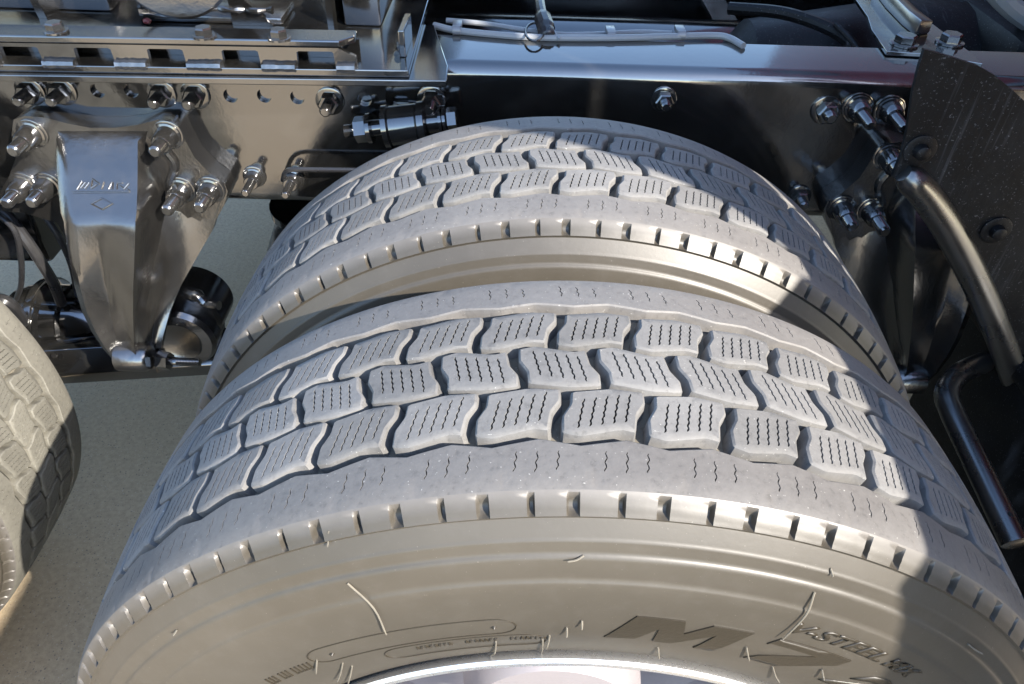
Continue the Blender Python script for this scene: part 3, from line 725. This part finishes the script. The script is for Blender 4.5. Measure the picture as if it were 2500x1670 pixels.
mb = MB(); mb.lathe(ec-E0, AX, [(-.06, .060), (-.005, .062), (.004, .056), (.006, .040), (.002, .034), (.002, .0)], 40); mb.build('eye_ring', 'cast_paint', EY)
mb = MB(); mb.lathe(onY(455, 775, .60)-E0, AX, [(-.07, .062), (.0, .062), (.006, .055), (.006, 0)], 40); mb.build('eye_housing', 'cast_paint', EY)
mb = MB(); mb.lathe(onY(415, 882, .50)-E0, (1, -.1, .02), [(-.02, .016), (.0, .016)], 6); mb.build('bolt_head', 'stud_paint', EY, smooth=20)
bb = onY(418, 882, .505); mb = MB(); prof = [(0, .007)]; h = .01
while h < .05: prof += [(h, .0075), (h+.0013, .0068)]; h += .0026
mb.lathe(bb-E0, (1, -.05, .02), prof, 16); mb.build('threaded_bolt', 'stud_paint', EY)
mb = MB(); mb.hexa([onY(x, y, .50)-E0 for x, y in ((368, 872), (392, 868), (404, 905), (384, 912))], [onY(x, y, .50)-E0+Vector((0, .02, 0)) for x, y in ((368, 872), (392, 868), (404, 905), (384, 912))]); mb.build('lock_plate', 'cast_paint', EY, bevel=.001)
mb = MB(); gp = [onY(462, 715, .58), onY(490, 728, .56), onY(505, 742, .555), onY(535, 746, .55)]; mb.tube([p-E0 for p in spline(gp, 4)], [.012]*4+[.009]*4+[.007]*4+[.008], 10); mb.build('grease_nipple', 'stud_paint', EY)

# ---------------------------------------------------------------- brake chamber and hoses at the left
BC = thing('brake_chamber', 'round black brake chamber behind the bracket above the flat rod', 'brake chamber', (-.98, .80, .45))
C0 = Vector((-.98, .80, .45)); cc = onY(165, 790, .76)-C0
mb = MB(); mb.lathe(cc+Vector((-.09, 0, 0)), (1, 0, 0), [(0, .03), (.0, .072), (.03, .082), (.06, .084), (.066, .092), (.074, .092), (.080, .084), (.11, .083), (.116, .088), (.122, .083), (.16, .08), (.2, .06), (.2, .0)], 40); mb.build('housing', 'black_paint', BC)
mb = MB(); mb.lathe(cc+Vector((-.028, 0, 0)), (1, 0, 0), [(-.008, .097), (.008, .097)], 40); mb.build('clamp_band', 'black_paint', BC, bevel=.002)
for s in (-1, 1):
    mb = MB(); mb.lathe(cc+Vector((-.12, -.04, .03*s-.02)), (1, 0, 0), [(0, .011), (.05, .011)], 6); mb.build('chamber_bolt', 'stud_paint', BC, smooth=20)
mb = MB(); mb.tube([cc+Vector((-.02, -.092, .03)), cc+Vector((.04, -.092, -.03))], .006, 8); mb.build('clamp_bolt', 'stud_paint', BC)
mb = MB(); mb.box(cc.x-.16, cc.x-.09, cc.y-.05, cc.y+.05, cc.z-.08, cc.z+.02); mb.build('chamber_bracket', 'black_paint', BC, bevel=.006)
def hose(label, px, r, mat='hose_rubber', name='air_hose', cat='hose', group=None):
    mb = MB(); mb.tube(spline([onY(x, y, Y) for x, y, Y in px], 8), r, 10); return tag(mb.build(name, mat), label, cat, group)
hose('thick black air hose curving down to the brake chamber', [(-60, 480, .72), (10, 520, .70), (60, 580, .68), (100, 640, .68), (130, 690, .70), (150, 740, .72)], .010)
hose('thinner black air hose beside the thick one above the brake chamber', [(-40, 500, .70), (30, 555, .67), (50, 620, .67), (52, 690, .69), (40, 730, .72)], .005)
hose('short black hose close behind the left edge of the sunlit bracket', [(60, 470, .74), (115, 535, .71), (150, 590, .70), (175, 650, .72), (190, 720, .75)], .006)
hose('dark hose low at the left between the wheel and brake chamber', [(-60, 720, .66), (10, 735, .64), (40, 760, .66), (60, 800, .7)], .012)
# dark cross tube / leaf pack behind the bracket
LS = thing('axle_beam', 'black axle beam crossing under the chassis behind the brake chamber', 'axle', (-1.3, 1.0, .5))
mb = MB(); mb.lathe((0, -.55, 0), (0, 1, 0), [(0, .11), (1.2, .11)], 32); mb.build('tube', 'black_paint', LS)
mb = MB(); mb.box(-.12, .35, -.25, .25, .02, .20); mb.build('spring_seat', 'black_paint', LS, bevel=.01)
AS = thing('air_spring', 'black rounded rubber air spring half hidden behind the inner tyre', 'air spring', (-.44, .86, .36))
mb = MB(); mb.lathe((0, 0, 0), (0, 0, 1), [(-.12, .06), (-.10, .10), (-.04, .125), (.02, .12), (.05, .10), (.08, .12), (.14, .125), (.2, .10), (.24, .06)], 36); mb.build('bellows', 'hose_rubber', AS)
mb = MB(); mb.lathe((0, 0, 0), (0, 0, 1), [(.235, .10), (.25, .10)], 36); mb.build('top_plate', 'black_paint', AS)
# live axle of the near wheels and crossmembers
AXL = thing('drive_axle', 'black drive axle housing behind the inner wheel', 'axle', (0, 1.1, .49))
mb = MB(); mb.lathe((0, -.58, 0), (0, 1, 0), [(0, .09), (.3, .095), (.38, .14), (.46, .20), (.7, .20), (.78, .14), (.86, .095), (1.16, .09)], 36); mb.build('housing', 'black_paint', AXL)
for X in (-.35, .42, 1.5):
    CM = thing('crossmember', {-.35: 'black crossmember between the rails beneath the coupling mount', .42: 'black crossmember between the rails behind the pale hoses', 1.5: 'black crossmember between the rails under the cab'}[X], 'crossmember', (X, 1.09, .70), 'crossmembers between the rails')
    mb = MB(); mb.box(-.005, .005, -.40, .40, -.06, .12); mb.box(-.05, .005, -.40, .40, .12, .13); mb.build('channel', 'black_paint', CM, smooth=0)
# dark tank between the rails
TK = thing('air_tank', 'black cylindrical air tank between the chassis rails', 'air tank', (.15, 1.25, .72))
mb = MB(); mb.lathe((-.45, 0, 0), (1, 0, 0), [(0, .06), (.02, .11), (.05, .125), (.85, .125), (.88, .11), (.9, .06)], 40); mb.build('shell', 'black_paint', TK)

GB = thing('gearbox', 'dark gearbox housing between the chassis rails below the cab', 'gearbox', (1.1, 1.12, .75))
mb = MB(); mb.lathe((-.75, 0, 0), (1, 0, 0), [(0, .08), (.05, .14), (.3, .18), (.6, .20), (.62, .24), (.66, .24), (.68, .20), (1.6, .22)], 28); mb.build('casing', 'dark_plastic', GB)
mb = MB(); mb.box(-.3, .9, -.22, .22, .10, .20); mb.build('cover', 'dark_plastic', GB, bevel=.03)
FS = thing('far_side_box', 'black tool box mounted outside the far chassis rail', 'tool box', (.2, 1.95, .62))
mb = MB(); mb.box(-1.2, 1.8, -.36, .3, -.25, .42); mb.build('case', 'dark_plastic', FS, bevel=.01)
mb = MB(); mb.box(-1.1, 1.7, .302, .31, -.2, .37); mb.build('lid', 'dark_plastic', FS)
BB = thing('battery_box', 'black battery box low beside the mudguard and stay pipe', 'battery box', (1.05, .38, .1))
mb = MB(); mb.box(-.33, .5, -.30, .24, 0, .50); mb.build('case', 'dark_plastic', BB, bevel=.012)
mb = MB(); mb.box(-.34, .51, -.31, .25, .50, .53); mb.build('lid', 'dark_plastic', BB, bevel=.006)
# ---------------------------------------------------------------- pin assembly above the tyre
PN = thing('bushing_pin', 'glossy black bushing pin with nuts and collars lying across the rail web', 'pin', (-.25, .60, .9))
N0 = Vector((-.25, .60, .9)); pa = onY(844, 320, .60); pb = onY(1118, 291, .60); pd = pb-pa; LP = pd.length; pd.normalize()
S_ = LP/570.0
def seg(name, x0, x1, prof, n=28, mat='stud_paint', **k):
    mb = MB(); mb.lathe(pa+pd*((x0-1770)*S_)-N0, pd, [((x1-x0)*S_*a, r) for a, r in prof], n); return mb.build(name, mat, PN, **k)
th_ = []
for k in range(9): th_ += [(k/9, .0098), ((k+.5)/9, .0088)]
seg('thread', 1768, 1825, th_+[(1, .0098)])
seg('nut', 1818, 1885, [(0, .0165), (.08, .019), (.92, .019), (1, .0165)], 6, smooth=20)
seg('washer', 1885, 1905, [(0, .022), (1, .022)])
seg('shaft', 1905, 2210, [(0, .012), (1, .012)])
seg('collar', 1968, 2000, [(0, .028), (.1, .031), (.9, .031), (1, .028)])
seg('barrel', 2000, 2145, [(0, .027), (.05, .029), (.95, .029), (1, .027)])
seg('collar', 2145, 2185, [(0, .028), (.1, .031), (.9, .031), (1, .028)])
seg('washer', 2250, 2265, [(0, .022), (1, .022)])
seg('spacer', 2190, 2250, [(0, .016), (1, .016)])
seg('washer', 2270, 2285, [(0, .022), (1, .022)])
seg('bolt_head', 2286, 2340, [(0, .016), (.1, .018), (.9, .018), (1, .015)], 6, smooth=20)
mb = MB(); p = pa+pd*(300*S_)-N0; mb.box(p.x-.02, p.x+.02, p.y+.005, p.y+.038, p.z-.02, p.z+.02); mb.build('support_lug', 'black_paint', PN, bevel=.004)

# ---------------------------------------------------------------- pale hoses and clips behind the flange
ZH = .985
hz = lambda px, zz: [onZ(x, y, zz) for x, y in px]
def hosez(label, px, r, zz, mat):
    mb = MB(); mb.tube(spline(hz(px, zz), 8), r, 10); return tag(mb.build('cable', mat), label, 'cable')
hosez('pale grey cable strapped behind the rail flange, dipping at its right end', [(1060, 62), (1110, 74), (1200, 84), (1320, 92), (1480, 93), (1620, 90), (1740, 87), (1780, 93), (1815, 112)], .0052, .980, 'pale_hose')
hosez('second grey cable bowing behind the strapped pale cable', [(1090, 50), (1180, 58), (1270, 72), (1360, 84), (1450, 84), (1560, 79), (1640, 82)], .0042, .972, 'pale_hose')
for (x, y, lb) in ((1115, 74, 'small metal cable clip near the base plate corner'), (1492, 88, 'small metal cable clip midway along the pale cables'), (1663, 86, 'small metal cable clip before the dipping cable end')):
    p = onZ(x, y, .981); c = thing('cable_clip', lb, 'clip', p, 'cable clips')
    mb = MB(); mb.lathe((-.006, 0, 0), (1, 0, 0), [(0, .0075), (.012, .0075)], 16); mb.build('band', 'zinc', c); mb = MB(); mb.box(-.007, .007, .004, .03, -.002, .006); mb.build('tab', 'zinc', c, bevel=.001)
HN = thing('wiring_loom', 'dark taped wiring loom hanging beside the rail flange', 'wiring loom', onZ(1330, 70, .98))
h0 = onZ(1330, 70, .98); W = lambda x, y, z: onZ(x, y, z)-h0
mb = MB(); mb.tube(spline([W(1318, -40, 1.0), W(1318, 10, .995), W(1325, 45, .99), W(1335, 75, .985), W(1338, 92, .98)], 6), [.008]*6+[.009]*6+[.014]*6+[.012]*6+[.010], 10); mb.build('sleeve', 'hose_rubber', HN)
mb = MB(); mb.tube([W(1305+22*cos(a), 78+22*sin(a), .985) for a in [k*.35 for k in range(16)]], .002, 6); mb.build('loop', 'hose_rubber', HN)
mb = MB(); mb.tube([W(1345, 60, .985), W(1355, 80, .985), W(1366, 96, .982)], .002, 6); mb.build('tie_tail', 'pale_hose', HN)

# ---------------------------------------------------------------- diagonal stay and bolts at the upper right
ST = thing('diagonal_stay', 'black folded steel stay bolted across the rail flange beside the mudguard', 'stay', (.4, .72, ZT))
G0 = Vector((.4, .72, ZT)); gz = lambda x, y, z=ZT+.006: onZ(x, y, z)-G0
def sheet(px, z, th, name, mat='black_paint', bevel=.001):
    P = [gz(x, y, z) for x, y in px]; n = len(P); mb = MB()
    mb.add(P+[p-Vector((0, 0, th)) for p in P], [tuple(range(n)), tuple(range(2*n-1, n-1, -1))]+[(i, (i+1) % n, n+(i+1) % n, n+i) for i in range(n)]); return mb.build(name, mat, ST, smooth=20, bevel=bevel)
sheet([(2090, 0), (2118, 40), (2128, 72), (2165, 125), (2250, 130), (2400, 155), (2380, 135), (2300, 75), (2200, 0), (2120, -60), (2060, -60)], ZT+.0075, .006, 'foot_plate')
pts = [gz(x, y, ZT+.0075) for x, y in ((2130, -20), (2160, 20), (2200, 62), (2232, 88))]
mb = MB(); v = []
for p in pts: v += [p, p+Vector((.028, .012, 0)), p+Vector((.028, .012, .02)), p+Vector((.004, .003, .024))]
mb.add(v, [(4*i+k, 4*i+(k+1) % 4, 4*i+4+(k+1) % 4, 4*i+4+k) for i in range(3) for k in range(4)]+[(3, 2, 1, 0), (12, 13, 14, 15)]); mb.build('raised_fold', 'satin_black', ST, smooth=30, bevel=.003)
for (x, y) in ((2207, 108), (2318, 105)): hexhead(ST, gz(x, y, ZT+.008), 'stud_paint', .016, .012)
# ribbed pipe and arm in the dark behind the flange
hose('black ribbed arm lying in the dark behind the right end of the flange', [(1780, 20, 1.05), (1900, 30, 1.0), (1990, 55, .95), (2060, 90, .92), (2090, 125, .90)], .011, 'dark_plastic', 'support_arm', 'arm')
hose('thin black strut next to the ribbed arm by the diagonal stay', [(2040, 60, .92), (2075, 95, .88), (2100, 128, .85)], .005, 'dark_plastic', 'support_arm', 'arm')
hose('pale tube crossing the dark upper corner beyond the mudguard', [(2400, -60, .95), (2440, -10, .95), (2490, 35, .95), (2560, 80, .95)], .018, 'pale_hose', 'pale_tube', 'tube')

# ---------------------------------------------------------------- mudguard panel
MY = .44
MG = thing('mudguard', 'scuffed black plastic mudguard panel with a rolled curved lip', 'mudguard', (.75, MY, .6))
M0 = Vector((.75, MY, .6)); ml = lambda x, y, Y=MY: onY(x, y, Y)-M0
top_px = [(2178, 432), (2200, 380), (2214, 320), (2229, 221), (2243, 165), (2257, 121), (2285, 128), (2330, 142), (2385, 160), (2430, 185), (2470, 218), (2510, 255), (2700, 420), (2900, 800), (2900, 1500), (2620, 1420)]
lip_px = [(2560, 1260), (2515, 1120), (2480, 1010), (2445, 905), (2400, 790), (2345, 670), (2290, 570), (2235, 490), (2195, 446)]
mb = MB(); P = [ml(x, y) for x, y in top_px+lip_px]; prism(mb, [(p.x, p.z) for p in P], (), lambda u, v: Vector((u, 0, v)), lambda u, v: Vector((u, .006, v))); mb.build('panel', 'dark_plastic', MG, smooth=25)
mb = MB(); lp = spline([ml(x, y) for x, y in ([(2620, 1420)]+lip_px+[(2178, 432)])], 6); mb.tube([p+Vector((.010, -.004, .008)) for p in lp], [.0195]*(len(lp)-8)+[.0195-.0012*k for k in range(8)], 18); mb.build('rolled_lip', 'satin_black', MG)
for (x, y) in ((2245, 365), (2430, 560)):
    mb = MB(); mb.lathe(ml(x, y)+Vector((0, -.001, 0)), AX, [(-.004, .020), (.002, .020), (.003, .018), (.003, .010), (.012, .009), (.014, .006)], 24); mb.build('clip_button', 'dark_plastic', MG)
# stay pipe
FP = thing('mudguard_stay', 'glossy black tubular mudguard stay reflecting blue sky beside the tyre', 'stay pipe', (.59, .35, .6))
F_0 = Vector((.59, .35, .6))
pp = [Vector((.70, .47, .585)), Vector((.64, .43, .595)), Vector((.600, .385, .597)), Vector((.592, .345, .596)), Vector((.590, .30, .594)), Vector((.588, .22, .589)), Vector((.586, .14, .584)), Vector((.586, .128, .583))]
sp = [p-F_0 for p in spline(pp, 6)]; mb = MB(); mb.tube(sp, [.017]*(len(sp)-2)+[.016, .013], 20); mb.build('pipe', 'satin_black', FP)
mb = MB(); mb.lathe(Vector((.586, .16, .602))-F_0, (0, 0, 1), [(-.003, .003), (.0006, .003)], 10); mb.build('pin_hole', 'hollow_dark', FP)

# ---------------------------------------------------------------- the cab ahead with an added shade panel, and a cabinet added for shade
CB = thing('truck_cab', 'maroon truck cab standing on the chassis beyond the mudguard', 'cab', (.8, 1.09, ZT))
mb = MB(); mb.box(.06, 2.1, -1.25, 1.25, .03, 2.05); mb.build('body', 'maroon_paint', CB, bevel=.05, seg=3)
fp_ = [(-.10, .06), (-.36, .06), (-.36, 1.36-ZT), (-.27, 1.417-ZT), (-.304, 1.525-ZT), (-.378, 1.67-ZT), (-.437, 1.80-ZT), (-.50, 1.95-ZT), (-.10, 1.95-ZT)]
mb = MB(); prism(mb, [(u-1.09, v) for u, v in fp_], (), lambda u, v: Vector((0, u, v)), lambda u, v: Vector((.012, u, v))); mb.build('shade_panel', 'maroon_paint', CB, smooth=0)  # added unseen panel, outline cut to the shade edge wanted on the wheels
mb = MB(); mb.box(.052, .075, -.5, .5, 1.1, 1.6); mb.build('rear_window', 'black_paint', CB, bevel=.003)
mb = MB(); mb.box(.03, .062, -1.0, 1.0, .2, .26); mb.build('rear_rail', 'black_paint', CB, bevel=.004)
def blocker(label, y, h, wd):  # added unseen box, placed and sized to cast shade on tyres and ground
    CA = thing('shade_blocker', label, 'blocker', (.87, y, 0), 'added shade blockers beside the truck')
    mb = MB(); mb.box(0, .5, -wd, 0, .04, h); mb.build('case', 'blocker_paint', CA, bevel=.004)
    for k in range(2):
        mb = MB(); mb.box(-.008, -.001, -wd+.01+(wd/2-.005)*k, -wd/2-.005+(wd/2-.005)*k, .08, h-.04); d_ = mb.build('door', 'blocker_paint', CA, bevel=.002)
        mb = MB(); mb.box(-.03, -.009, -wd/2-.03+.04*k, -wd/2-.015+.04*k, .8, .92); mb.build('handle', 'zinc', d_, bevel=.003)
    for (a, b) in ((.03, -wd+.03), (.43, -wd+.03), (.03, -.07), (.43, -.07)):
        mb = MB(); mb.box(a, a+.04, b, b+.04, 0, .04); mb.build('foot', 'blocker_paint', CA)
blocker('added unseen lower grey steel shade cabinet standing on the concrete next to the truck cab', -.38, 1.487, .38)
blocker('added unseen taller grey steel shade cabinet standing on the concrete away from the truck', -1.40, 1.72, .75)
